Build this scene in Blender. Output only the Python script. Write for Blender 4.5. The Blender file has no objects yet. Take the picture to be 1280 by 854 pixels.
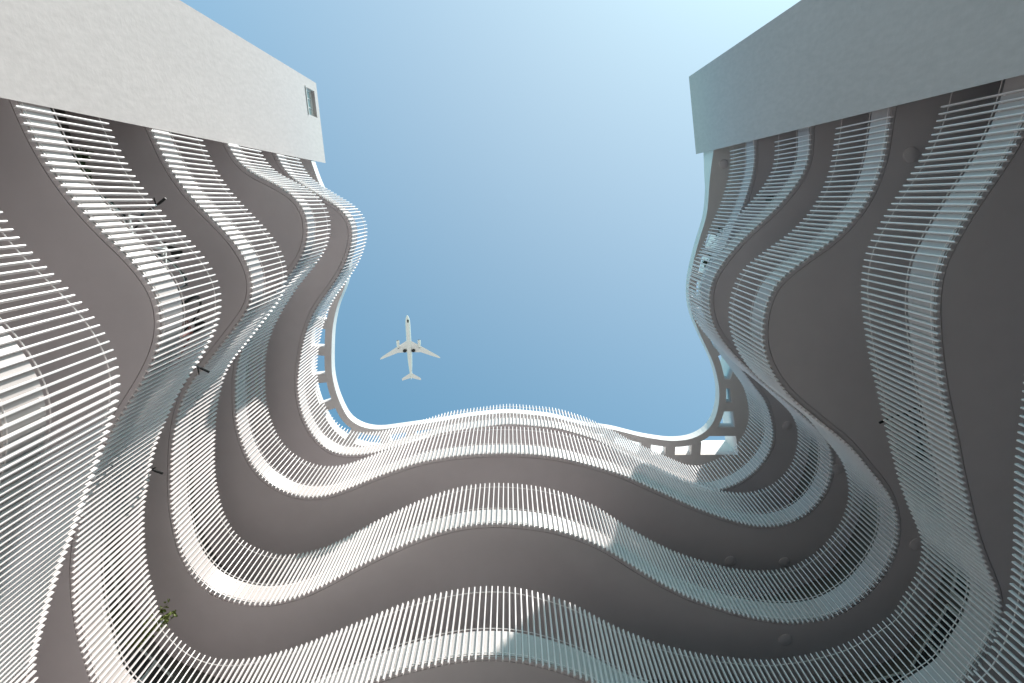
import bpy, bmesh, math, random
import numpy as np
from mathutils import Vector, Matrix
from mathutils.geometry import tessellate_polygon

S = bpy.context.scene
COL = S.collection
random.seed(7)
EYE = 1.6                       # eye height above the plaza

# ------------------------------------------------------------------ camera
cam = bpy.data.cameras.new('camera')
cam.sensor_width = 36.0
cam.lens = 36.0 * 780.0 / 1280.0
cam.clip_start = 0.05
cam.clip_end = 5000
co = bpy.data.objects.new('camera', cam)
COL.objects.link(co)
Rv = Vector((0.99998046, 0.0, -0.0062512))
Uv = Vector((0.00138337, -0.97520649, 0.22129253))
Fv = Vector((0.00609621, 0.22129686, 0.97518744))
co.matrix_world = Matrix(((Rv.x, Uv.x, -Fv.x, 0), (Rv.y, Uv.y, -Fv.y, 0), (Rv.z, Uv.z, -Fv.z, EYE), (0, 0, 0, 1)))
S.camera = co

# ------------------------------------------------------------------ light
SUN = Vector((0.47, -0.74, 1.0)).normalized()
ELEV = math.asin(SUN.z)
AZ = math.atan2(SUN.x, SUN.y)
W = bpy.data.worlds.new('World'); S.world = W; W.use_nodes = True
wn = W.node_tree.nodes; wl = W.node_tree.links
sky = wn.new('ShaderNodeTexSky'); sky.sky_type = 'NISHITA'; sky.sun_disc = False
sky.sun_elevation = ELEV; sky.sun_rotation = AZ
sky.altitude = 0; sky.air_density = 1.0; sky.dust_density = 0.3; sky.ozone_density = 1.0
tint = wn.new('ShaderNodeVectorMath'); tint.operation = 'MULTIPLY'; tint.inputs[1].default_value = (1.04, 1.97, 1.79)
# broad pale haze around the sun
wg = wn.new('ShaderNodeTexCoord'); dt = wn.new('ShaderNodeVectorMath'); dt.operation = 'DOT_PRODUCT'; dt.inputs[1].default_value = SUN
mx = wn.new('ShaderNodeMath'); mx.operation = 'MAXIMUM'; mx.inputs[1].default_value = 0.0
pw = wn.new('ShaderNodeMath'); pw.operation = 'POWER'; pw.inputs[1].default_value = 2.5
hz = wn.new('ShaderNodeVectorMath'); hz.operation = 'SCALE'; hz.inputs[0].default_value = (3.2, 1.75, 0.25)
ad = wn.new('ShaderNodeVectorMath'); ad.operation = 'ADD'
wl.new(wg.outputs['Generated'], dt.inputs[0]); wl.new(dt.outputs['Value'], mx.inputs[0]); wl.new(mx.outputs[0], pw.inputs[0]); wl.new(pw.outputs[0], hz.inputs['Scale'])
wl.new(sky.outputs[0], tint.inputs[0]); wl.new(tint.outputs[0], ad.inputs[0]); wl.new(hz.outputs[0], ad.inputs[1]); wl.new(ad.outputs[0], wn['Background'].inputs[0])
wn['Background'].inputs[1].default_value = 0.103
sl = bpy.data.lights.new('sun', 'SUN'); sl.energy = 4.9; sl.angle = math.radians(0.53); sl.color = (1.0, 0.945, 0.885)
so = bpy.data.objects.new('sun', sl); COL.objects.link(so)
so.rotation_euler = SUN.to_track_quat('Z', 'Y').to_euler(); so.location = (30, -40, 60)
S.view_settings.view_transform = 'Standard'; S.view_settings.look = 'None'
S.view_settings.exposure = 0.46; S.view_settings.gamma = 1.0
S.view_settings.use_curve_mapping = False
S.cycles.max_bounces = 10; S.cycles.diffuse_bounces = 6; S.cycles.glossy_bounces = 3
S.cycles.use_denoising = True
S.cycles.sample_clamp_indirect = 6.0

# ------------------------------------------------------------------ materials
def mat(name, col, rough=0.6, spec=0.3, var=0.0, vscale=2.0, bump=0.0, bscale=60.0, metal=0.0, stretch=None, var2=0.0, v2scale=20.0):
    m = bpy.data.materials.new(name); m.use_nodes = True
    nt = m.node_tree; n = nt.nodes; L = nt.links
    b = n['Principled BSDF']
    b.inputs['Base Color'].default_value = (*col, 1); b.inputs['Roughness'].default_value = rough
    b.inputs['Specular IOR Level'].default_value = spec; b.inputs['Metallic'].default_value = metal
    if var or bump:
        g = n.new('ShaderNodeNewGeometry'); src = g.outputs['Position']
        if stretch:
            mp = n.new('ShaderNodeMapping'); mp.inputs['Scale'].default_value = stretch
            L.new(src, mp.inputs[0]); src = mp.outputs[0]
    if var:
        t = n.new('ShaderNodeTexNoise'); t.inputs['Scale'].default_value = vscale; t.inputs['Detail'].default_value = 6; t.inputs['Roughness'].default_value = 0.6
        L.new(src, t.inputs['Vector'])
        r = n.new('ShaderNodeMapRange'); r.inputs[1].default_value = 0.25; r.inputs[2].default_value = 0.75
        r.inputs[3].default_value = 1 - var; r.inputs[4].default_value = 1 + var
        L.new(t.outputs[0], r.inputs[0]); fac = r.outputs[0]
        if var2:
            t2 = n.new('ShaderNodeTexNoise'); t2.inputs['Scale'].default_value = v2scale; t2.inputs['Detail'].default_value = 4
            L.new(src, t2.inputs['Vector'])
            r2 = n.new('ShaderNodeMapRange'); r2.inputs[1].default_value = 0.3; r2.inputs[2].default_value = 0.7
            r2.inputs[3].default_value = 1 - var2; r2.inputs[4].default_value = 1 + var2
            L.new(t2.outputs[0], r2.inputs[0])
            mm = n.new('ShaderNodeMath'); mm.operation = 'MULTIPLY'
            L.new(fac, mm.inputs[0]); L.new(r2.outputs[0], mm.inputs[1]); fac = mm.outputs[0]
        x = n.new('ShaderNodeVectorMath'); x.operation = 'SCALE'; x.inputs[0].default_value = col
        L.new(fac, x.inputs['Scale']); L.new(x.outputs[0], b.inputs['Base Color'])
    if bump:
        t = n.new('ShaderNodeTexNoise'); t.inputs['Scale'].default_value = bscale; t.inputs['Detail'].default_value = 5
        L.new(g.outputs['Position'], t.inputs['Vector'])
        bp = n.new('ShaderNodeBump'); bp.inputs['Strength'].default_value = bump; bp.inputs['Distance'].default_value = 0.02
        L.new(t.outputs[0], bp.inputs['Height']); L.new(bp.outputs[0], b.inputs['Normal'])
    return m

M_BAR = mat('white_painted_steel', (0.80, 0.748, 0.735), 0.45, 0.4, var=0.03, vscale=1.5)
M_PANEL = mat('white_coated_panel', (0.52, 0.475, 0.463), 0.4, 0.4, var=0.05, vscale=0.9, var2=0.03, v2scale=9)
M_SOFFIT = mat('grey_render_soffit', (0.61, 0.57, 0.575), 0.85, 0.2, var=0.045, vscale=0.3, var2=0.015, v2scale=3.0, bump=0.04, bscale=40)
M_RING = mat('warm_white_render', (0.70, 0.68, 0.66), 0.8, 0.2, var=0.05, vscale=0.8, bump=0.06, bscale=40)
M_PLASTER = mat('textured_plaster', (0.505, 0.455, 0.445), 0.9, 0.15, var=0.04, vscale=0.5, var2=0.05, v2scale=11.0, bump=0.22, bscale=9, stretch=(1, 1, 0.35))
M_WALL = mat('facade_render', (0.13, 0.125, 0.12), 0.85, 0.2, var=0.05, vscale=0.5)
M_GLASS = mat('dark_window_glass', (0.03, 0.032, 0.034), 0.12, 0.5)
M_FRAME = mat('grey_window_frame', (0.55, 0.55, 0.55), 0.4, 0.4)
M_STEEL = mat('galvanised_bolt', (0.35, 0.35, 0.35), 0.4, 0.5, metal=0.6)
M_LOWBOUNCE = mat('dark_low_bounce_ground', (0.05, 0.05, 0.05), 0.9, 0.1, var=0.2, vscale=0.4)  # for the added unseen sheet that cuts bounce onto the right-hand soffits
M_FAR = mat('far_bounce_ground', (0.42, 0.40, 0.37), 0.9, 0.1, var=0.15, vscale=0.05)  # unseen surroundings, kept pale to throw light up onto the airliner's belly
M_BOUNCE = mat('pale_bounce_ground', (0.78, 0.75, 0.735), 0.8, 0.2, var=0.1, vscale=0.3, var2=0.05, v2scale=4)  # for the added unseen patch that bounces sun onto the left soffits
M_BLACK = mat('black_rubber', (0.012, 0.012, 0.012), 0.6, 0.3)
M_BFRAME = mat('white_bike_paint', (0.75, 0.75, 0.74), 0.3, 0.5)
M_BRED = mat('dark_red_bike_paint', (0.20, 0.035, 0.02), 0.35, 0.5)
M_BDARK = mat('dark_grey_bike_paint', (0.03, 0.03, 0.035), 0.35, 0.5)
M_LEAF = mat('plant_leaf', (0.13, 0.16, 0.035), 0.55, 0.3, var=0.35, vscale=7)
M_LEAFD = mat('dark_plant_leaf', (0.03, 0.05, 0.018), 0.55, 0.3, var=0.3, vscale=7)
M_STEM = mat('plant_stem', (0.08, 0.06, 0.03), 0.8, 0.2)
M_POT = mat('dark_pot', (0.03, 0.03, 0.03), 0.6, 0.3, var=0.1, vscale=5)
M_PLANE = mat('aircraft_white_paint', (0.70, 0.675, 0.66), 0.35, 0.4, var=0.03, vscale=0.2)
M_PANE = mat('painted_reflection_pane', (0.55, 0.55, 0.54), 0.6, 0.3)  # reflection put into a pale matte base colour
M_PGREY = mat('aircraft_grey_metal', (0.30, 0.30, 0.31), 0.4, 0.5)
M_PDARK = mat('wheel_bay_black', (0.03, 0.03, 0.03), 0.7, 0.2)

# ------------------------------------------------------------------ helpers
def tag(o, label=None, cat=None, group=None, kind=None):
    if label: o['label'] = label
    if cat: o['category'] = cat
    if group: o['group'] = group
    if kind: o['kind'] = kind
    return o
def empty(name, loc=(0, 0, 0), rz=0.0):
    o = bpy.data.objects.new(name, None); COL.objects.link(o)
    o.location = loc; o.rotation_euler = (0, 0, rz); o.empty_display_size = 0.3
    return o
class MB:
    def __init__(s): s.v = []; s.f = []
    def add(s, vs, fs):
        k = len(s.v); s.v += [tuple(map(float, q)) for q in vs]; s.f += [tuple(i + k for i in q) for q in fs]
    def box(s, c, size, rz=0.0):
        cx, cy, cz = c; a, b, h = size[0] / 2, size[1] / 2, size[2] / 2; ca, sa = math.cos(rz), math.sin(rz)
        vs = []
        for z in (-h, h):
            for x, y in ((-a, -b), (a, -b), (a, b), (-a, b)):
                vs.append((cx + x * ca - y * sa, cy + x * sa + y * ca, cz + z))
        s.add(vs, [(3, 2, 1, 0), (4, 5, 6, 7), (0, 1, 5, 4), (1, 2, 6, 5), (2, 3, 7, 6), (3, 0, 4, 7)])
    def tube(s, pts, r, n=8, closed=False):
        pts = [Vector(p) for p in pts]; N = len(pts); rs = r if isinstance(r, (list, tuple)) else [r] * N
        vs = []; up = Vector((0, 0, 1))
        for i, p in enumerate(pts):
            if closed: t = pts[(i + 1) % N] - pts[i - 1]
            else: t = pts[min(i + 1, N - 1)] - pts[max(i - 1, 0)]
            t.normalize(); u = up if abs(t.z) < 0.9 else Vector((1, 0, 0))
            a = t.cross(u).normalized(); b = a.cross(t).normalized()
            for k in range(n):
                an = 2 * math.pi * k / n; vs.append(p + a * (math.cos(an) * rs[i]) + b * (math.sin(an) * rs[i]))
        fs = []
        for i in range(N if closed else N - 1):
            j = (i + 1) % N
            for k in range(n):
                fs.append((i * n + k, j * n + k, j * n + (k + 1) % n, i * n + (k + 1) % n))
        if not closed: fs += [tuple(range(n)), tuple(range((N - 1) * n, N * n))[::-1]]
        s.add(vs, fs)
    def strip(s, rows, closed=False):
        """rows: list of equally long point lists (a swept profile); closed wraps the profile and caps the ends"""
        n = len(rows[0]); k = len(rows); vs = [p for r in rows for p in r]; fs = []
        for a in range(k if closed else k - 1):
            b = (a + 1) % k
            for i in range(n - 1):
                fs.append((a * n + i, a * n + i + 1, b * n + i + 1, b * n + i))
        if closed: fs += [tuple(a * n for a in range(k)), tuple(a * n + n - 1 for a in range(k))[::-1]]
        s.add(vs, fs)
    def build(s, name, m, parent=None, smooth=False, fix=True):
        me = bpy.data.meshes.new(name); me.from_pydata(s.v, [], s.f); me.materials.append(m)
        if fix:
            bm = bmesh.new(); bm.from_mesh(me); bmesh.ops.recalc_face_normals(bm, faces=bm.faces); bm.to_mesh(me); bm.free()
        if smooth:
            for p in me.polygons: p.use_smooth = True
            try: me.set_sharp_from_angle(angle=math.radians(40))
            except Exception: pass
        o = bpy.data.objects.new(name, me); COL.objects.link(o)
        if parent: o.parent = parent
        return o
def pts3(P, z): return [(p[0], p[1], z) for p in P]
def resample(P, step, sm=0.3):
    P = np.asarray(P, float)
    s = np.r_[0, np.cumsum(np.hypot(*np.diff(P, axis=0).T))]
    n = int(s[-1] / 0.05); t = np.linspace(0, s[-1], n + 1)
    Q = np.stack([np.interp(t, s, P[:, i]) for i in (0, 1)], 1)
    if sm > 0:
        k = int(3 * sm / 0.05); w = np.exp(-.5 * (np.arange(-k, k + 1) * .05 / sm) ** 2); w /= w.sum()
        pad = np.r_[2 * Q[0] - Q[k:0:-1], Q, 2 * Q[-1] - Q[-2:-k - 2:-1]]
        Q = np.stack([np.convolve(pad[:, i], w, 'valid') for i in (0, 1)], 1)
    s = np.r_[0, np.cumsum(np.hypot(*np.diff(Q, axis=0).T))]
    m = int(round(s[-1] / step)); t = np.linspace(0, s[-1], m + 1)
    return np.stack([np.interp(t, s, Q[:, i]) for i in (0, 1)], 1)
def normals(P):
    T = np.gradient(P, axis=0); T /= np.hypot(T[:, 0], T[:, 1])[:, None]
    return np.stack([-T[:, 1], T[:, 0]], 1), T
def offset(P, d):
    N, T = normals(P); Q = P + N * d
    # drop points that fold back
    keep = [0]
    for i in range(1, len(Q)):
        if np.dot(Q[i] - Q[keep[-1]], T[i]) > 0.01: keep.append(i)
    return Q[keep]

# ------------------------------------------------------------------ plan curves (metres, courtyard edge of every floor, surveyed floor by floor)
C_A = [(-6.65,-1.36),(-6.57,-1.03),(-6.39,-0.55),(-6.17,-0.15),(-5.95,0.17),(-5.74,0.43),(-5.47,0.70),(-5.25,1.00),(-5.11,1.23),(-5.04,1.49),(-5.05,1.75),(-5.11,2.08),(-5.26,2.37),(-5.48,2.72),(-5.67,2.97),(-5.89,3.25),(-6.07,3.53),(-6.36,4.05),(-6.58,4.52),(-6.71,4.95),(-6.85,5.41),(-6.91,5.59),(-6.99,6.12),(-7.03,6.60),(-7.03,7.05),(-6.97,7.54),(-6.94,7.82),(-6.92,8.13),(-6.58,8.64),(-6.22,8.96),(-5.78,9.09),(-5.30,9.06),(-4.80,8.95),(-4.19,8.75),(-3.56,8.47),(-2.96,8.19),(-2.34,7.90),(-2.08,7.78),(-1.63,7.64),(-1.07,7.49),(-0.57,7.42),(-0.08,7.42),(0.32,7.48),(0.76,7.62),(1.26,7.80),(1.99,8.26),(2.97,8.73),(3.96,9.00),(5.19,9.15),(6.08,9.02),(6.87,8.75),(7.82,7.98),(7.71,7.90),(8.01,7.29),(8.09,6.75),(8.05,6.45),(7.87,6.10),(7.67,5.75),(7.44,5.28),(7.24,4.75),(7.03,4.19),(6.80,3.50),(6.57,2.88),(6.41,2.32),(6.25,1.65),(6.21,1.20),(6.24,0.78),(6.32,0.67),(6.54,0.13),(6.84,-0.41),(7.06,-0.85),(7.15,-1.20),(7.22,-1.62)]
C_B = [(-6.60,-1.32),(-6.55,-1.11),(-6.42,-0.75),(-6.24,-0.39),(-6.02,-0.07),(-5.76,0.22),(-5.48,0.52),(-5.24,0.82),(-5.07,1.14),(-4.98,1.47),(-5.00,1.83),(-5.10,2.11),(-5.23,2.27),(-5.72,2.84),(-6.03,3.20),(-6.23,3.41),(-6.45,3.66),(-6.66,4.03),(-6.83,4.51),(-6.95,4.98),(-7.03,5.52),(-7.11,6.15),(-7.13,6.52),(-7.11,6.89),(-7.06,7.46),(-6.89,7.94),(-6.64,8.31),(-6.31,8.51),(-5.89,8.67),(-5.45,8.70),(-5.01,8.62),(-4.47,8.44),(-3.87,8.11),(-3.21,7.72),(-2.54,7.38),(-2.15,7.19),(-1.58,6.97),(-0.95,6.80),(-0.30,6.75),(0.33,6.79),(0.98,6.90),(1.62,7.11),(2.20,7.40),(2.82,7.85),(3.49,8.28),(4.18,8.64),(4.85,8.88),(5.54,9.09),(6.21,9.19),(6.62,9.19),(7.23,9.08),(7.82,8.64),(8.22,8.04),(8.40,7.46),(8.40,6.95),(8.26,6.46),(8.06,6.07),(7.72,5.69),(7.13,5.02),(6.44,4.49),(5.78,3.97),(5.36,3.47),(5.13,2.97),(5.06,2.48),(5.11,1.99),(5.25,1.58),(5.81,1.10),(6.24,0.80),(6.58,0.45),(6.84,0.07),(7.01,-0.40),(7.08,-0.80),(7.09,-1.26),(7.09,-1.61)]
C_C = [(-6.58,-1.31),(-6.48,-0.99),(-6.17,-0.68),(-5.78,-0.50),(-5.41,-0.31),(-5.09,-0.09),(-4.90,0.19),(-4.83,0.53),(-4.86,0.94),(-5.00,1.33),(-5.27,1.70),(-5.83,2.31),(-6.34,3.01),(-6.70,3.63),(-6.89,4.15),(-6.97,4.57),(-7.05,5.54),(-6.98,6.15),(-6.78,6.82),(-6.46,7.28),(-5.96,7.62),(-5.44,7.76),(-4.84,7.70),(-4.19,7.45),(-3.50,7.15),(-2.47,6.77),(-1.69,6.61),(-0.89,6.52),(-0.11,6.50),(0.68,6.53),(1.46,6.64),(2.27,6.87),(3.06,7.12),(3.45,7.31),(4.26,7.70),(5.10,8.10),(5.92,8.41),(6.58,8.60),(7.13,8.65),(7.66,8.54),(8.13,8.25),(8.44,7.79),(8.58,7.32),(8.59,6.80),(8.45,6.30),(8.20,5.97),(7.33,5.20),(6.55,4.59),(5.84,3.96),(5.51,3.60),(5.22,3.23),(5.05,2.82),(4.98,2.38),(5.03,1.98),(5.20,1.61),(5.70,0.95),(6.09,0.57),(6.45,0.24),(6.79,-0.19),(7.04,-0.56),(7.15,-0.92),(7.15,-1.28),(7.08,-1.64)]
C_D = [(-6.61,-1.31),(-6.49,-1.00),(-6.29,-0.67),(-5.26,-0.02),(-4.91,0.18),(-4.62,0.50),(-4.53,0.91),(-4.63,1.44),(-4.90,2.03),(-5.24,2.51),(-5.76,3.16),(-6.03,3.65),(-6.25,4.26),(-6.43,5.02),(-6.52,5.66),(-6.48,6.38),(-6.28,7.04),(-5.94,7.58),(-5.46,7.88),(-4.88,7.91),(-4.24,7.83),(-3.42,7.56),(-2.96,7.45),(-2.02,7.13),(-0.01,6.86),(1.59,7.01),(2.62,7.33),(3.39,7.71),(4.33,8.25),(6.35,9.19),(6.92,9.16),(6.69,9.18),(7.32,8.98),(7.88,8.57),(8.27,8.02),(8.41,7.35),(8.27,6.73),(8.05,6.15),(7.55,5.55),(7.07,4.94),(6.22,3.70),(6.01,3.32),(5.90,2.89),(5.93,2.39),(6.11,1.94),(6.39,1.42),(6.56,0.86),(6.85,0.18),(6.96,-0.27),(7.07,-0.78),(7.08,-1.27),(7.00,-1.60)]
C_Z = [(-6.64,-1.31),(-6.25,-0.47),(-6.08,0.29),(-5.93,0.50),(-5.71,0.78),(-5.46,1.06),(-5.23,1.34),(-5.05,1.67),(-4.95,2.01),(-4.96,2.24),(-5.01,2.49),(-5.09,2.71),(-5.21,2.93),(-5.36,3.26),(-5.51,3.60),(-5.76,4.12),(-5.84,4.32),(-5.98,4.56),(-6.18,4.98),(-6.41,5.52),(-6.60,5.99),(-6.83,6.58),(-6.50,7.60),(-6.30,8.40),(-5.70,9.00),(-4.70,9.25),(-3.40,9.10),(-2.04,8.60),(-0.60,8.25),(0.74,8.20),(2.18,8.50),(3.46,8.90),(4.60,9.00),(5.50,8.60),(6.00,7.60),(6.88,6.47),(6.97,5.99),(7.04,5.61),(7.01,5.09),(6.92,4.37),(6.80,3.72),(6.73,3.20),(6.71,2.72),(6.62,1.75),(6.95,0.6),(7.02,-0.5),(6.85,-1.63)]
C_R = [(-6.66,-1.31),(-6.41,-0.47),(-5.86,0.55),(-5.56,1.48),(-5.53,2.25),(-5.76,3.03),(-6.08,3.61),(-6.31,4.49),(-6.40,5.46),(-6.44,6.22),(-6.31,6.99),(-5.95,7.94),(-5.46,8.26),(-4.86,8.36),(-4.25,8.26),(-2.56,8.02),(-1.46,7.81),(-0.01,7.67),(1.62,7.84),(2.94,8.23),(3.78,8.31),(4.95,8.64),(6.09,8.83),(6.85,8.77),(7.44,8.45),(7.71,7.97),(7.81,7.33),(7.77,6.71),(7.49,5.78),(7.15,5.17),(6.81,4.51),(6.54,3.92),(6.42,3.33),(6.41,2.75),(6.51,2.09),(6.62,1.52),(6.89,0.49),(6.88,-0.79),(6.95,-1.62)]
FLOORS = [('Z', C_Z, 5.7), ('A', C_A, 8.9), ('B', C_B, 12.1), ('C', C_C, 15.3), ('D', C_D, 18.5)]
FL = [(k, resample([(-6.74, -1.66)] + c + [(c[-1][0] + 0.02, -1.95)], 0.113, 0.22), h + EYE) for k, c, h in FLOORS]
LEFT_Y, RIGHT_Y = -1.305, -1.62
OUTER = [(7.4, -2.2), (14.5, -3.9), (15.0, 17.0), (-14.0, 17.0), (-10.9, -2.6), (-7.1, -1.75)]
FACADE = resample([(-8.2, -1.66), (-7.85, 1.9), (-7.7, 3.7), (-8.03, 5.1), (-8.35, 6.5), (-8.45, 8.4), (-7.9, 10.0), (-6.45, 10.8), (-4.0, 10.7), (0, 10.4), (4.0, 10.8), (7.2, 10.9),
                   (9.0, 10.2), (9.6, 8.4), (9.7, 6.5), (9.6, 4.8), (10.0, 2.3), (11.1, 0.4), (12.4, -3.0)], 0.32, 0.4)
RING = resample([(-6.74, -1.66)] + C_R + [(6.97, -1.95)], 0.16, 0.27)
ROOF_Z = 21.95 + EYE

# ------------------------------------------------------------------ ground
m = MB(); m.add([(-900, -900, 0), (900, -900, 0), (900, 900, 0), (-900, 900, 0)], [(0, 1, 2, 3)])
tag(m.build('ground', M_FAR), kind='structure')
m = MB(); m.add([(-60, -70, 0.004), (60, -70, 0.004), (60, 30, 0.004), (-60, 30, 0.004)], [(0, 1, 2, 3)])
tag(m.build('dark_ground_sheet', M_LOWBOUNCE), kind='structure')  # added out of view: dark sheet holding back bounced light on the right
m = MB(); m.add([(-14, -0.5, 0.008), (-1.6, -0.5, 0.008), (-1.6, 10.4, 0.008), (-14, 10.4, 0.008)], [(0, 1, 2, 3)])
tag(m.build('pale_bounce_patch', M_BOUNCE), kind='structure')  # added out of view: pale reflector under the left-hand balconies

# ------------------------------------------------------------------ main building
B = empty('apartment_building', (0, 13, 0))
tag(B, 'white curved apartment building with wavy balconies wrapped in vertical bars', 'building')
BI = Matrix.Translation((0, -13, 0))
def part(o, parent=None):
    """parent to the building Empty (or to a part of it) and keep the world position"""
    if parent is None:
        o.parent = B; o.matrix_parent_inverse = BI
    else:
        o.parent = parent; o.matrix_parent_inverse = Matrix.Identity(4)
    return o

def slab_mesh(P, z0, z1):
    """floor plate: nosing strip, drip groove, soffit, courtyard face, top"""
    m = MB()
    e0 = P
    def ngon(loop, z, flip=False):
        m.add([(p[0], p[1], z) for p in loop], tessellate_polygon([[Vector((p[0], p[1], 0)) for p in loop]]))
    full = lambda e: [tuple(q) for q in e] + OUTER
    m.strip([pts3(e0, z0), pts3(e0, z1)])
    # nosing strip 15 mm lower than the soffit behind the groove
    N, T = normals(P)
    q1 = P + N * 0.075; q2 = P + N * 0.09
    m.strip([pts3(P, z0), pts3(q1, z0), pts3(q1, z0 + 0.03), pts3(q2, z0 + 0.03), pts3(q2, z0 + 0.004)])
    ngon(full(q2), z0 + 0.004)
    ngon(full(e0), z1)
    return m

def panel_mesh(P, z0, z1, seg=3):
    """fascia panels in front of the slab edge, with open joints"""
    m = MB(); N, T = normals(P)
    a = P + N * 0.036; b = P + N * 0.054
    n = len(P); i = 0
    while i < n - 1:
        j = min(i + seg * 2, n - 1)
        idx = list(range(i, j + 1))
        A = a[idx].copy(); Bq = b[idx].copy()
        if len(idx) > 2 or True:
            A[0] += T[idx[0]] * 0.006; A[-1] -= T[idx[-1]] * 0.006; Bq[0] += T[idx[0]] * 0.006; Bq[-1] -= T[idx[-1]] * 0.006
        m.strip([pts3(A, z0), pts3(A, z1), pts3(Bq, z1), pts3(Bq, z0)], closed=True)
        i = j
    return m

BAR_H = 2.0
bar_me = None
def bar_mesh():
    m = MB()
    w, dp, c = 0.0115, 0.025, 0.004
    prof = [(-w + c, -dp), (w - c, -dp), (w, -dp + c), (w, dp - c), (w - c, dp), (-w + c, dp), (-w, dp - c), (-w, -dp + c)]
    rows = []
    for z in (0.0, BAR_H): rows.append([(x, y, z) for x, y in prof])
    k = len(prof)
    m.add(rows[0] + rows[1], [(i, (i + 1) % k, k + (i + 1) % k, k + i) for i in range(k)] + [tuple(range(k))[::-1], tuple(range(k, 2 * k))])
    return m
BM = bar_mesh()
bar_me = bpy.data.meshes.new('bar'); bar_me.from_pydata(BM.v, [], BM.f); bar_me.materials.append(M_BAR)

def screen(p):
    v = Vector(p) - Vector((0, 0, EYE)); z = v.dot(Fv)
    return (640 + 780 * v.dot(Rv) / z, 427 - 780 * v.dot(Uv) / z)
cand = []
def shown(p): return p[1] > (LEFT_Y + 0.0 if p[0] < 0 else RIGHT_Y + 0.02)
FLD = {}
for key, P, z in FL:
    z0 = z; z1 = z + 0.77
    sl_o = part(slab_mesh(P + normals(P)[0] * 0.056, z0 + 0.15, z1 - 0.03).build('balcony_slab', M_SOFFIT))
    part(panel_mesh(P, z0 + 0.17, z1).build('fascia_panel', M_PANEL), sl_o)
    N, T = normals(P)
    rail = MB()
    Q = P + N * 0.025
    for dz in (0.22, 0.83, 1.89):
        rail.tube(pts3(Q + N * 0.010, z0 + dz), 0.0095, 6)
    for i in range(0, len(P)):
        if not shown(P[i]): continue
        a = math.atan2(T[i][1], T[i][0])
        if i % 2 == 0:
            c = P[i] + N[i] * 0.03; rail.box((c[0], c[1], z0 + 0.20), (0.03, 0.02, 0.05), a)
        c = P[i] + N[i] * 0.03; rail.box((c[0], c[1], z0 + 0.70), (0.028, 0.02, 0.035), a)
    ro = part(rail.build('railing', M_BAR))
    FLD[key] = (P, N, T, z0, ro)
    for i in range(1, len(P) - 1):
        if not shown(P[i]): continue
        u0 = screen((P[i][0], P[i][1], z0)); u1 = screen((P[i][0], P[i][1], z0 + BAR_H))
        mid = ((u0[0] + u1[0]) / 2, (u0[1] + u1[1]) / 2)
        inside = sum(0 <= q[0] <= 1280 and 0 <= q[1] <= 854 for q in (u0, mid, u1))
        size = math.hypot(u0[0] - u1[0], u0[1] - u1[1]) if inside >= 2 else 0
        cand.append((size, key, i))
cand.sort(reverse=True)
single = set((k, i) for s_, k, i in cand[:100])
for key, P, z in FL:
    P, N, T, z0, ro = FLD[key]
    rest = MB()
    for i in range(1, len(P) - 1):
        if not shown(P[i]): continue
        a = math.atan2(T[i][1], T[i][0])
        if (key, i) in single:
            o = bpy.data.objects.new('bar', bar_me); COL.objects.link(o)
            o.location = (P[i][0], P[i][1], z0); o.rotation_euler = (0, 0, a); o.parent = ro
        else:
            ca, sa = math.cos(a), math.sin(a)
            rest.add([(P[i][0] + x * ca - y * sa, P[i][1] + x * sa + y * ca, z0 + zz) for x, y, zz in BM.v], BM.f)
    o = rest.build('bar', M_BAR, fix=False); o.parent = ro; o['kind'] = 'stuff'

# recessed facade behind the balconies, outer walls
def wall_strip(P, d, z0, z1):
    m = MB(); N, T = normals(P); Q = P + N * d
    m.strip([pts3(P, z0), pts3(P, z1), pts3(Q, z1), pts3(Q, z0)], closed=True); return m
levels = [0.0] + [z + 0.74 for k, P, z in FL]
tops = [z + 0.154 for k, P, z in FL] + [ROOF_Z]
NF, TF = normals(FACADE)
door_frame = MB()
for x in (-0.95, 0.95, 0.0): door_frame.box((x, 0, 1.1), (0.06, 0.07, 2.2))
for zz in (0.03, 2.17): door_frame.box((0, 0, zz), (1.84, 0.066, 0.06))
pane_mb = MB()
for x in (-0.475, 0.475): pane_mb.box((x, 0.0, 1.1), (0.89, 0.02, 2.08))
df_me = pn_me = None
for li, (za, zb) in enumerate(zip(levels, tops)):
    if li == 0:      # ground storey: two unseen stretches, kept dark to limit bounced light
        kf = int(np.argmax(FACADE[:, 0] > 0.5))
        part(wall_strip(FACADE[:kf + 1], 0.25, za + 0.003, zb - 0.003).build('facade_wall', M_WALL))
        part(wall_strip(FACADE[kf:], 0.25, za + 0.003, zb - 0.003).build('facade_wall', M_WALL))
        continue
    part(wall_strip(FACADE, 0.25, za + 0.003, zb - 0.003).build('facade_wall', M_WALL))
    s = np.r_[0, np.cumsum(np.hypot(*np.diff(FACADE, axis=0).T))]
    for dist in np.arange(1.6, s[-1] - 1.4, 2.0):
        i = int(np.searchsorted(s, dist)); c = FACADE[i] - NF[i] * 0.06; a = math.atan2(TF[i][1], TF[i][0])
        sx = screen((c[0], c[1], za + 2.0))
        if not (-60 < sx[0] < 1340 and -60 < sx[1] < 914): continue
        if li not in (1, 2): continue
        if df_me is None:
            f = door_frame.build('sliding_door', M_FRAME); pz = pane_mb.build('pane', M_GLASS, f); df_me, pn_me = f.data, pz.data
        else:
            f = bpy.data.objects.new('sliding_door', df_me); COL.objects.link(f)
            pz = bpy.data.objects.new('pane', pn_me); COL.objects.link(pz); pz.parent = f
        f.location = (c[0], c[1] - 13, za + 0.02); f.rotation_euler = (0, 0, a); f.parent = B
m = MB()
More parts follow.
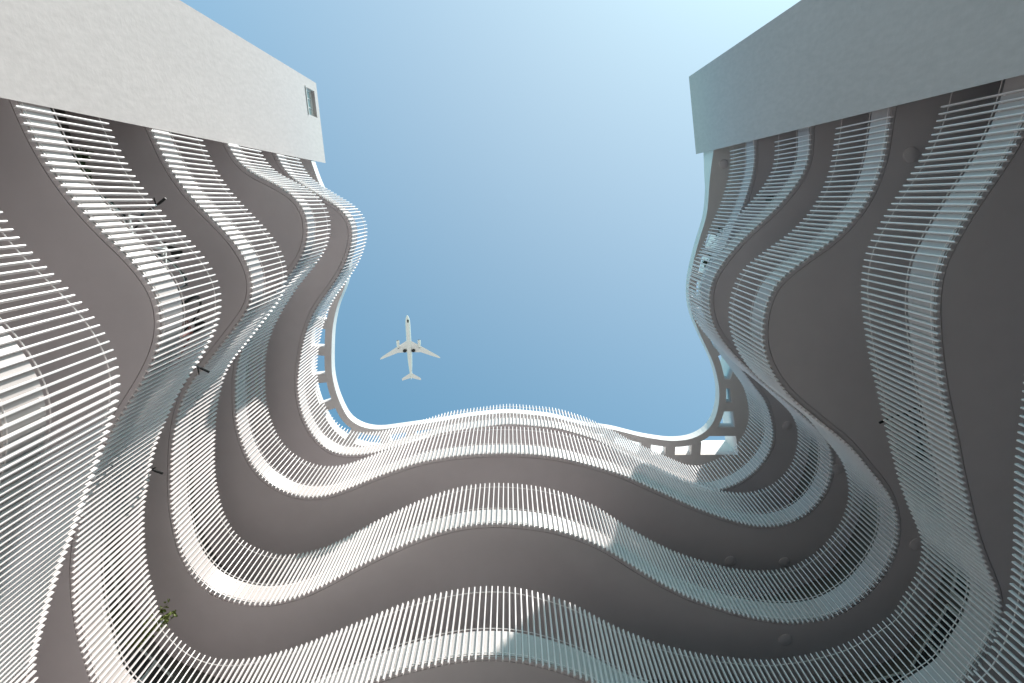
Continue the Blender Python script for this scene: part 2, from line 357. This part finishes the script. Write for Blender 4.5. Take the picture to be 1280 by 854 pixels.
OUTP = np.array([(-14.0, LEFT_Y), (-14.0, 17.0), (15.0, 17.0), (15.0, RIGHT_Y)])
m.strip([[(x, y, 0) for x, y in OUTP], [(x, y, ROOF_Z) for x, y in OUTP],
         [(x + dx, y + dy, ROOF_Z) for (x, y), (dx, dy) in zip(OUTP, ((-.3, 0), (-.3, .3), (.3, .3), (.3, 0)))],
         [(x + dx, y + dy, 0) for (x, y), (dx, dy) in zip(OUTP, ((-.3, 0), (-.3, .3), (.3, .3), (.3, 0)))]], closed=True)
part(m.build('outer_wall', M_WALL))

# roof: courtyard ring beam, cross beams with open bays between, roof plate and its upstand
NR, TR = normals(RING)
RT = 0.45; IN, OUTW = 0.25, 0.74
def ring_strip(d0, d1, z0, z1):
    m = MB(); a = RING + NR * d0; b = RING + NR * d1
    m.strip([pts3(a, z0), pts3(a, z1), pts3(b, z1), pts3(b, z0)], closed=True); return m
part(ring_strip(0, IN, ROOF_Z, ROOF_Z + RT).build('roof_ring', M_RING))
# the outer side of the bays follows the ring, but meets in a square corner on the right
ib = next(i for i in range(len(RING)) if RING[i][0] > 5.0 and RING[i][1] > 6)
ir = next(i for i in range(ib, len(RING)) if RING[i][1] < 6.1)
XR = lambda y: 8.67 - 0.19 * (9.37 - y)
OFFP = RING + NR * OUTW
OB = np.vstack([OFFP[:ib], [(RING[ib][0], 9.37), (6.4, 9.37), (7.6, 9.37), (8.67, 9.37), (XR(8.5), 8.5), (XR(7.5), 7.5), (XR(6.5), 6.5)], OFFP[ir:]])
m = MB(); loop = [tuple(q) for q in OB] + OUTER
for z in (ROOF_Z + 0.002, ROOF_Z + RT - 0.03):
    m.add([(p[0], p[1], z) for p in loop], tessellate_polygon([[Vector((p[0], p[1], 0)) for p in loop]]))
part(m.build('roof_slab', M_RING))
NO, TO = normals(OB); in2 = OB + NO * 0.2
m = MB(); ph = [ROOF_Z + (1.45 if p[0] > 2.2 and p[1] > 1.2 else 0.5) for p in OB]
m.strip([pts3(OB, ROOF_Z - 0.0), [(p[0], p[1], h) for p, h in zip(OB, ph)], [(p[0], p[1], h) for p, h in zip(in2, ph)], pts3(in2, ROOF_Z - 0.0)], closed=True)
part(m.build('parapet', M_RING))
sR = np.r_[0, np.cumsum(np.hypot(*np.diff(RING, axis=0).T))]
BZ = ROOF_Z + 0.004 + (RT - 0.01) / 2; BH = RT - 0.012
d = 2.5
while d < sR[-1] - 3.3:
    i = int(np.searchsorted(sR, d)); d += 0.97
    if ib - 3 < i < ir + 2: continue
    a = math.atan2(TR[i][1], TR[i][0]); c = RING[i] + NR[i] * ((IN + OUTW) / 2)
    mb = MB(); mb.box((c[0], c[1], BZ), (0.33, OUTW - IN + 0.02, BH), a)
    part(mb.build('roof_beam', M_RING))
SEG = RING[ib - 4:ir + 3]
for x in (5.18, 6.1, 7.07):
    j = min((q for q in range(len(SEG)) if SEG[q][1] > 7.9), key=lambda q: abs(SEG[q][0] - x)); y0 = SEG[j][1] + IN - 0.03
    mb = MB(); mb.box((x, (y0 + 9.38) / 2, BZ), (0.35, 9.38 - y0, BH)); part(mb.build('roof_beam', M_RING))
for y in (8.45, 7.48, 6.59):
    j = min((q for q in range(len(SEG)) if SEG[q][0] > 7.0), key=lambda q: abs(SEG[q][1] - y)); x0 = SEG[j][0] + IN - 0.03; x1 = XR(y) + 0.06
    mb = MB(); mb.box(((x0 + x1) / 2, y, BZ), (x1 - x0, 0.35, BH)); part(mb.build('roof_beam', M_RING))
# closed ends of the bays beside the towers
for i0, i1 in ((0, 13), (len(RING) - 20, len(RING) - 1)):
    mb = MB(); idx = range(i0, i1 + 1)
    a = RING[list(idx)] + NR[list(idx)] * (IN - 0.01); b = RING[list(idx)] + NR[list(idx)] * (OUTW + 0.01)
    mb.strip([pts3(a, ROOF_Z + .003), pts3(a, ROOF_Z + RT - .004), pts3(b, ROOF_Z + RT - .004), pts3(b, ROOF_Z + .003)], closed=True)
    part(mb.build('roof_infill', M_RING))
# upstand that runs down from the right tower onto the ring
n = len(RING); idx = list(range(n - 12, n)); a = RING[idx] + NR[idx] * 0.03; b = RING[idx] + NR[idx] * 0.2
hh = [ROOF_Z + RT + 0.02 + 0.95 * (j / 11.0) ** 1.2 for j in range(len(idx))]
mb = MB(); zl = ROOF_Z + RT + 0.003
mb.strip([pts3(a, zl), [(p[0], p[1], h) for p, h in zip(a, hh)], [(p[0], p[1], h) for p, h in zip(b, hh)], pts3(b, zl)], closed=True)
part(mb.build('upstand_wall', M_RING))

# round ceiling lights on the soffits
dl = None
for x, y, z in ((7.62, -0.83, 12.1), (8.78, 7.02, 15.3), (8.84, 6.98, 18.5), (8.9, 7.33, 12.1), (6.26, 9.71, 12.1), (6.13, 9.74, 15.3), (7.63, 9.78, 15.3), (7.33, -1.19, 21.95)):
    if dl is None:
        mb = MB(); pr = [(0.0, -0.03), (0.13, -0.03), (0.15, -0.02), (0.15, 0.0)]; nn = 20; vs = []; fs = []
        for r, zz in pr[1:]:
            vs += [(r * math.cos(2 * math.pi * q / nn), r * math.sin(2 * math.pi * q / nn), zz) for q in range(nn)]
        vs.append((0, 0, -0.031)); c0 = len(vs) - 1
        for q in range(nn):
            fs.append((c0, (q + 1) % nn, q))
            for r in range(2): fs.append((r * nn + q, r * nn + (q + 1) % nn, (r + 1) * nn + (q + 1) % nn, (r + 1) * nn + q))
        mb.add(vs, fs); o = mb.build('ceiling_light', M_SOFFIT, smooth=True); dl = o.data
    else:
        o = bpy.data.objects.new('ceiling_light', dl); COL.objects.link(o)
    o.location = (x, y - 13, z + EYE + (0.15 if z < 20 else 0)); o.parent = B

# ------------------------------------------------------------------ two plain tower blocks
def tower(name, poly, top, label):
    o = empty(name, (poly[0][0], poly[0][1], 0)); tag(o, label, 'building'); return o
LT = tower('tower_block', [(-6.63, LEFT_Y)], 23.6 + EYE, 'sunlit pale plaster tower block with one small window high up')
p0 = np.array((-6.63, LEFT_Y)); p1 = np.array((-6.788, -4.031)); TOPZ = 23.6 + EYE
ax = (p1 - p0); Lw = np.hypot(*ax); ax /= Lw; inw = np.array((-1.0, 0.0))
def fp(u, z, dd=0.0):
    q = p0 + ax * u + inw * dd; return (q[0] - p0[0], q[1] - p0[1], z)
us = [0, 1.52, 2.40, Lw]; zs = [0, 22.25 + EYE, 23.25 + EYE, TOPZ]
m = MB()
for i in range(3):
    for j in range(3):
        if i == 1 and j == 1: continue
        m.add([fp(us[i], zs[j]), fp(us[i + 1], zs[j]), fp(us[i + 1], zs[j + 1]), fp(us[i], zs[j + 1])], [(0, 1, 2, 3)])
RVL = 0.22
a, b, c, d_ = (us[1], zs[1]), (us[2], zs[1]), (us[2], zs[2]), (us[1], zs[2])
for q, r in ((a, b), (b, c), (c, d_), (d_, a)):
    m.add([fp(*q), fp(*r), fp(*r, RVL), fp(*q, RVL)], [(0, 1, 2, 3)])
X = -11.0
YB, YF = -2.17 - LEFT_Y, -5.6 - LEFT_Y; X = -10.9 + 6.63
m.add([fp(0, 0), fp(0, TOPZ), (X, YB, TOPZ), (X, YB, 0)], [(0, 1, 2, 3)])
e = fp(Lw, 0)
m.add([e, (e[0], e[1], TOPZ), (X, YF, TOPZ), (X, YF, 0)], [(0, 1, 2, 3)])
m.add([(X, YB, 0), (X, YB, TOPZ), (X, YF, TOPZ), (X, YF, 0)], [(0, 1, 2, 3)])
m.add([fp(0, TOPZ), fp(Lw, TOPZ), (X, YF, TOPZ), (X, YB, TOPZ)], [(0, 1, 2, 3)])
bmw = m.build('wall', M_PLASTER, LT, fix=True)
wf = MB(); f_ = 0.05
def wbox(u0, u1, z0, z1, d0, d1, mb):
    vs = [fp(u0, z0, d0), fp(u1, z0, d0), fp(u1, z0, d1), fp(u0, z0, d1), fp(u0, z1, d0), fp(u1, z1, d0), fp(u1, z1, d1), fp(u0, z1, d1)]
    mb.add(vs, [(3, 2, 1, 0), (4, 5, 6, 7), (0, 1, 5, 4), (1, 2, 6, 5), (2, 3, 7, 6), (3, 0, 4, 7)])
wbox(us[1], us[1] + f_, zs[1], zs[2], .12, .2, wf); wbox(us[2] - f_, us[2], zs[1], zs[2], .12, .2, wf)
wbox(us[1] + f_, us[2] - f_, zs[1], zs[1] + f_, .12, .2, wf); wbox(us[1] + f_, us[2] - f_, zs[2] - f_, zs[2], .12, .2, wf)
for q in range(1, 3):
    uu = us[1] + (us[2] - us[1]) * q / 3; wbox(uu - .008, uu + .008, zs[1] + f_, zs[2] - f_, .13, .155, wf)
wo = wf.build('window', M_BAR, LT)
pn = MB(); wbox(us[1] + .03, us[2] - .03, zs[1] + .03, zs[2] - .03, .17, .19, pn); pn.build('pane', M_PANE, wo)
sl_ = MB(); wbox(us[1] - .02, us[2] + .02, zs[1] - .04, zs[1] - .002, -.03, .12, sl_); sl_.build('sill', M_RING, wo)

RTW = empty('tower_block', (6.841, RIGHT_Y, 0)); tag(RTW, 'shaded grey plaster tower block with a bare windowless face', 'building')
m = MB(); q0 = (0, 0); q1 = (6.413 - 6.841, -4.257 - RIGHT_Y); X = 11.0
loop = [q0, q1, (14.5 - 6.841, -9.0 - RIGHT_Y), (14.5 - 6.841, -3.46 - RIGHT_Y)]
vs = [(x, y, z) for z in (0, TOPZ) for x, y in loop]
m.add(vs, [(0, 1, 2, 3), (4, 5, 6, 7), (0, 1, 5, 4), (1, 2, 6, 5), (2, 3, 7, 6), (3, 0, 4, 7)])
m.build('wall', M_PLASTER, RTW)

# ------------------------------------------------------------------ bicycles on the second balcony
def ring_pts(c, r, n=28): return [(c[0] + r * math.cos(2 * math.pi * k / n), c[1], c[2] + r * math.sin(2 * math.pi * k / n)) for k in range(n)]
def bicycle(loc, rz, paint, label, tilt=0.0):
    o = empty('bicycle', loc, rz); o.rotation_euler = (tilt, 0, rz)
    tag(o, label, 'bicycle', 'bicycles parked behind the railings')
    R_ = 0.36; fw = (0.58, 0, R_); rw = (-0.52, 0, R_)
    bb = (-0.05, 0, 0.30); st = (-0.2, 0, 0.86); ht = (0.40, 0, 0.92); hb = (0.44, 0, 0.76)
    f = MB()
    for a, b, r in ((bb, st, .018), (st, ht, .017), (bb, hb, .02), (ht, hb, .02)): f.tube([a, b], r, 8)
    for s in (-.05, .05):
        f.tube([(bb[0], s * .6, bb[2]), (rw[0], s, rw[2])], .011, 6); f.tube([(st[0], s * .5, st[2] - .06), (rw[0], s, rw[2])], .010, 6)
        f.tube([(hb[0], s, hb[2] - .02), (fw[0], s, fw[2])], .014, 6)
    f.build('frame', paint, o, smooth=True)
    for c in (fw, rw):
        t = MB(); t.tube(ring_pts(c, R_ - .025), .025, 8, closed=True); wo_ = t.build('wheel', M_BLACK, o, smooth=True)
        r2 = MB(); r2.tube(ring_pts(c, R_ - .055), .010, 6, closed=True)
        for k in range(14):
            an = 2 * math.pi * k / 14; r2.tube([(c[0], .02 * (-1) ** k, c[2]), (c[0] + (R_ - .055) * math.cos(an), 0, c[2] + (R_ - .055) * math.sin(an))], .003, 4)
        r2.tube([(c[0], -.05, c[2]), (c[0], .05, c[2])], .02, 8); r2.build('rim', M_STEEL, wo_)
    h = MB(); h.tube([ht, (0.38, 0, 1.06)], .016, 8); h.tube([(0.38, 0, 1.06), (0.45, 0, 1.08)], .018, 8)
    h.tube([(0.40, -.38, 1.17), (0.43, -.16, 1.16), (0.45, 0, 1.08), (0.43, .16, 1.16), (0.40, .38, 1.17)], .016, 8); hd = h.build('handlebar', M_BDARK, o, smooth=True)
    for s in (-1, 1):
        g = MB(); g.tube([(0.40, s * .40, 1.17), (0.415, s * .26, 1.165)], .020, 8); gr = g.build('grip', M_BLACK, hd)
        g = MB(); g.tube([(0.43, s * .22, 1.16), (0.50, s * .30, 1.12)], .010, 6); g.build('brake_lever', M_BLACK, hd)
    sd = MB(); sd.tube([st, (-.215, 0, .96)], .014, 8)
    vs = []; n = 10
    for k, (x, w, zz) in enumerate(((-.36, .05, .985), (-.33, .085, .995), (-.26, .075, .985), (-.18, .035, .98), (-.09, .02, .975), (-.07, .008, .97))):
        vs += [(x, w * math.cos(2 * math.pi * q / n), zz + .025 * math.sin(2 * math.pi * q / n)) for q in range(n)]
    sd.add(vs, [(k * n + q, k * n + (q + 1) % n, (k + 1) * n + (q + 1) % n, (k + 1) * n + q) for k in range(5) for q in range(n)] + [tuple(range(n)), tuple(range(5 * n, 6 * n))])
    sd.build('saddle', M_BLACK, o, smooth=True)
    cr = MB(); cr.tube(ring_pts((bb[0], .04, bb[2]), .085, 20), .008, 5, closed=True)
    cr.tube([(bb[0], .06, bb[2]), (bb[0] + .12, .06, bb[2] - .12)], .01, 6); cr.tube([(bb[0], -.06, bb[2]), (bb[0] - .12, -.06, bb[2] + .12)], .01, 6)
    cr.box((bb[0] + .12, .11, bb[2] - .12), (.09, .09, .02)); cr.box((bb[0] - .12, -.11, bb[2] + .12), (.09, .09, .02)); cr.build('crank', M_STEEL, o)
    o.scale = (1.17, 1.17, 1.17)
    return o
def along(key, y, side, d):
    P, N, T, z0, ro = FLD[key]
    sel = [i for i in range(len(P)) if (P[i][0] < 0) == (side < 0) and P[i][1] < 7.6]
    i = min(sel, key=lambda j: abs(P[j][1] - y))
    c = P[i] + N[i] * d; return c, math.atan2(T[i][1], T[i][0]), z0 + 0.775
c, a, z = along('A', 0.48, -1, 0.34); bicycle((c[0], c[1], z), a + math.pi, M_BFRAME, 'white bicycle behind the railing just below the left tower block', -0.05)
c, a, z = along('A', 2.6, -1, 0.33); bicycle((c[0], c[1], z), a, M_BRED, 'dark red bicycle with black handlebar over the rail where the left balcony turns inward', 0.05)
c, a, z = along('A', 5.5, -1, 0.34); bicycle((c[0], c[1], z), a + math.pi, M_BDARK, 'dark bicycle with one grip over the rail between the red bicycle and corner plant', -0.05)
c, a, z = along('A', 4.5, 1, 0.50); bicycle((c[0], c[1], z), a, M_BDARK, 'dark bicycle in the shade behind the right hand railing', 0.05)

# ------------------------------------------------------------------ plants
def plant(loc, label, hgt, spread, leaves, leafmat, seed, pot=True, lean=(0, 0)):
    rnd = random.Random(seed); o = empty('potted_plant', loc); tag(o, label, 'plant', 'plants standing on the balconies')
    p = MB(); n = 14; prof = [(.0, .0), (.13, 0), (.17, .30), (.19, .30), (.19, .33), (.15, .33), (.15, .29), (0, .29)]; vs = []
    for r, zz in prof[1:-1]: vs += [(r * math.cos(2 * math.pi * q / n), r * math.sin(2 * math.pi * q / n), zz) for q in range(n)]
    kk = len(prof) - 2
    p.add(vs, [(k * n + q, k * n + (q + 1) % n, (k + 1) * n + (q + 1) % n, (k + 1) * n + q) for k in range(kk - 1) for q in range(n)] + [tuple(range(n)), tuple(range((kk - 1) * n, kk * n))])
    p.build('pot', M_POT, o)
    s = MB(); lf = MB(); tips = []
    for k in range(7):
        an = rnd.uniform(0, 2 * math.pi); r = rnd.uniform(.2, 1) * spread; hh = hgt * rnd.uniform(.55, 1)
        pts = [(0.04 * math.cos(an), .04 * math.sin(an), .28)]
        for t in (.35, .7, 1.0):
            pts.append((r * t * math.cos(an) + lean[0] * t * t + rnd.uniform(-.03, .03), r * t * math.sin(an) + lean[1] * t * t + rnd.uniform(-.03, .03), .28 + hh * t * (1 - .12 * t)))
        s.tube(pts, [.010, .008, .006, .003], 5); tips.append(pts)
    for k in range(leaves):
        pts = rnd.choice(tips); t = rnd.uniform(.25, 1) * 3; i = min(int(t), 2); u = t - i
        b = Vector(pts[i]).lerp(Vector(pts[i + 1]), u)
        dr = Vector((rnd.gauss(0, 1), rnd.gauss(0, 1), rnd.gauss(.2, .7))).normalized(); l = rnd.uniform(.05, .10)
        sd = dr.cross(Vector((rnd.gauss(0, 1), rnd.gauss(0, 1), rnd.gauss(0, 1)))).normalized() * l * .32
        up = dr.cross(sd).normalized() * l * .08
        b = b + dr * .02
        lf.add([b, b + dr * l * .35 + sd + up, b + dr * l * .75 + sd * .7 + up, b + dr * l, b + dr * l * .75 - sd * .7 + up, b + dr * l * .35 - sd + up, b + dr * l * .5 - up], [(0, 1, 6), (1, 2, 6), (2, 3, 6), (3, 4, 6), (4, 5, 6), (5, 0, 6)])
    s.build('stem', M_STEM, o); lf.build('foliage', leafmat, o, fix=False)
    return o
def place(key, x, y, d):
    P, N, T, z0, ro = FLD[key]
    i = int(np.argmin(np.hypot(P[:, 0] - x, P[:, 1] - y))); c = P[i] + N[i] * d; return (c[0], c[1], z0 + 0.775), N[i]
l, nn = place('A', -6.4, -0.85, .40); plant(l, 'bushy dark plant behind the railing beside the left tower block', .95, .34, 420, M_LEAFD, 3)
l, nn = place('A', -6.7, 8.1, .30); plant(l, 'tall green plant rising above the rail at the lower left corner balcony', 1.8, .20, 300, M_LEAF, 5, lean=(-nn[0] * .30, -nn[1] * .30))
l, nn = place('A', -7.0, 7.6, .40); plant(l, 'low dark plant behind the bars next to the tall corner plant', .62, .3, 260, M_LEAFD, 8)
l, nn = place('D', 6.36, 1.85, .36); plant(l, 'leafy plant seen through the roof bay, farthest along the top right balcony from the tower', .85, .28, 200, M_LEAFD, 11)
l, nn = place('D', 6.95, 1.05, .36); plant(l, 'leafy plant on the top right balcony, nearest to the right tower', .8, .26, 180, M_LEAFD, 12)
l, nn = place('C', 7.2, -1.2, .40); plant(l, 'dark plant on the third right balcony, tucked in close to the shaded tower', .8, .26, 200, M_LEAFD, 13)
l, nn = place('C', 6.9, 0.0, .40); plant(l, 'spreading dark plant on the third right balcony, where its railing bends', .85, .36, 260, M_LEAFD, 14)

# ------------------------------------------------------------------ airliner
H_ = 250.0
def pc(x, y): return np.array((x, y)) * H_
nose, tail = pc(-0.1641, 0.1820), pc(-0.1616, 0.2922)
ctr = (nose + tail) / 2; Lp = np.hypot(*(tail - nose)); ang = math.atan2((nose - tail)[0] * -1, (nose - tail)[1])
A = empty('airliner', (ctr[0], ctr[1], H_ + EYE), ang)
tag(A, 'white twin engine airliner flying overhead in the open blue sky', 'airplane')
half = Lp / 2; k = Lp / 645.0      # crop pixel to metre along the fuselage
cy0 = 417.0
def Y(py): return (cy0 - py) * k
def Xp(px, py): return (px - (378 + (py - 95) * 0.065)) * k
Rf = 24 * k
fus = MB(); n = 20; vs = []; prof = [(97, .02, -.25), (102, .22, -.22), (112, .45, -.16), (130, .72, -.08), (155, .92, -.02), (190, 1, 0), (300, 1, 0), (480, 1, 0), (540, .93, .05), (600, .76, .16), (660, .52, .3), (710, .30, .42), (738, .12, .5)]
for py, r, dz in prof:
    vs += [(Rf * r * math.cos(2 * math.pi * q / n), Y(py), Rf * r * 1.06 * math.sin(2 * math.pi * q / n) + dz * Rf) for q in range(n)]
kk = len(prof)
fus.add(vs, [(a_ * n + q, a_ * n + (q + 1) % n, (a_ + 1) * n + (q + 1) % n, (a_ + 1) * n + q) for a_ in range(kk - 1) for q in range(n)] + [tuple(range(n)), tuple(range((kk - 1) * n, kk * n))])
# belly fairing
vs = []
for py, r in ((330, .1), (355, .8), (400, 1.0), (450, 1.0), (480, .6), (500, .1)):
    vs += [(Rf * 1.08 * r * math.cos(2 * math.pi * q / n), Y(py), Rf * (-.42) + Rf * .72 * r * math.sin(2 * math.pi * q / n)) for q in range(n)]
fus.add(vs, [(a_ * n + q, a_ * n + (q + 1) % n, (a_ + 1) * n + (q + 1) % n, (a_ + 1) * n + q) for a_ in range(5) for q in range(n)] + [tuple(range(n)), tuple(range(5 * n, 6 * n))])
fo = fus.build('fuselage', M_PLANE, A, smooth=True)
def aero(name, secs, parent, vertical=False):
    """secs: (span, leading y, trailing y, height, thickness ratio)"""
    m = MB(); vs = []
    prof = [(0, 0), (.08, .5), (.3, .9), (.6, .6), (1, .04), (.6, -.35), (.3, -.6), (.08, -.4)]
    for sp, le, te, hz, th in secs:
        c = le - te
        for u, t in prof:
            y = le - u * c; z = t * th * c * .5
            vs.append((z, y, hz + sp) if vertical else (sp, y, hz + z))
    q = len(prof)
    m.add(vs, [(a_ * q + i, a_ * q + (i + 1) % q, (a_ + 1) * q + (i + 1) % q, (a_ + 1) * q + i) for a_ in range(len(secs) - 1) for i in range(q)] + [tuple(range(q)), tuple(range((len(secs) - 1) * q, len(secs) * q))])
    return m.build(name, M_PLANE, parent, smooth=True)
for s in (-1, 1):
    aero('wing', [(s * 0 * k, Y(335), Y(462), -.5 * Rf, .11), (s * 30 * k, Y(352), Y(460), -.42 * Rf, .11), (s * 110 * k, Y(400), Y(464), -.2 * Rf, .10), (s * 270 * k, Y(503), Y(526), .35 * Rf, .10), (s * 290 * k, Y(522), Y(534), .75 * Rf, .10)], A)
    e = empty('x') if False else None
    em = MB(); n2 = 16; vs = []; ex = s * 102 * k; r0 = 14.5 * k
    for py, r in ((338, .86), (342, .98), (352, 1.05), (375, 1.02), (398, .8), (410, .62)):
        vs += [(ex + r0 * r * math.cos(2 * math.pi * q / n2), Y(py), -.95 * Rf + r0 * r * math.sin(2 * math.pi * q / n2)) for q in range(n2)]
    em.add(vs, [(a_ * n2 + q, a_ * n2 + (q + 1) % n2, (a_ + 1) * n2 + (q + 1) % n2, (a_ + 1) * n2 + q) for a_ in range(5) for q in range(n2)])
    eo = em.build('engine', M_PLANE, A, smooth=True)
    fn = MB(); vs = [(ex + r0 * .84 * math.cos(2 * math.pi * q / n2), Y(341), -.95 * Rf + r0 * .84 * math.sin(2 * math.pi * q / n2)) for q in range(n2)] + [(ex, Y(334), -.95 * Rf)]
    fn.add(vs, [(q, (q + 1) % n2, n2) for q in range(n2)]); fn.build('fan', M_PDARK, eo)
    ez = MB(); vs = [(ex + r0 * .60 * math.cos(2 * math.pi * q / n2), Y(408), -.95 * Rf + r0 * .6 * math.sin(2 * math.pi * q / n2)) for q in range(n2)] + [(ex, Y(422), -.95 * Rf)]
    ez.add(vs, [(q, (q + 1) % n2, n2) for q in range(n2)]); ez.build('exhaust_cone', M_PDARK, eo)
    py_ = MB(); py_.box((ex, Y(395), -.6 * Rf), (4 * k, 50 * k, .6 * Rf)); py_.build('pylon', M_PGREY, eo)
    aero('tail_plane', [(0, Y(668), Y(722), .42 * Rf, .09), (s * 92 * k, Y(728), Y(750), .7 * Rf, .09)], A)
    g = MB(); gx = s * 40 * k
    vs = [(gx + 16 * k * math.cos(2 * math.pi * q / 14) * (1 if math.cos(2 * math.pi * q / 14) * s < 0 else 1.2), Y(443) + 15 * k * math.sin(2 * math.pi * q / 14), zz) for zz in (-1.17 * Rf, -.45 * Rf) for q in range(14)]
    g.add(vs, [(q, (q + 1) % 14, 14 + (q + 1) % 14, 14 + q) for q in range(14)] + [tuple(range(14)), tuple(range(14, 28))]); g.build('wheel_bay', M_PDARK, A)
aero('tail_fin', [(0.3 * Rf, Y(615), Y(725), .2 * Rf, .09), (4.2 * Rf, Y(705), Y(752), .2 * Rf, .09)], A, vertical=True)
g = MB(); g.box((-.3 * Rf, Y(152), -.98 * Rf), (14 * k, 26 * k, .35 * Rf)); g.build('nose_gear_door', M_PDARK, A)
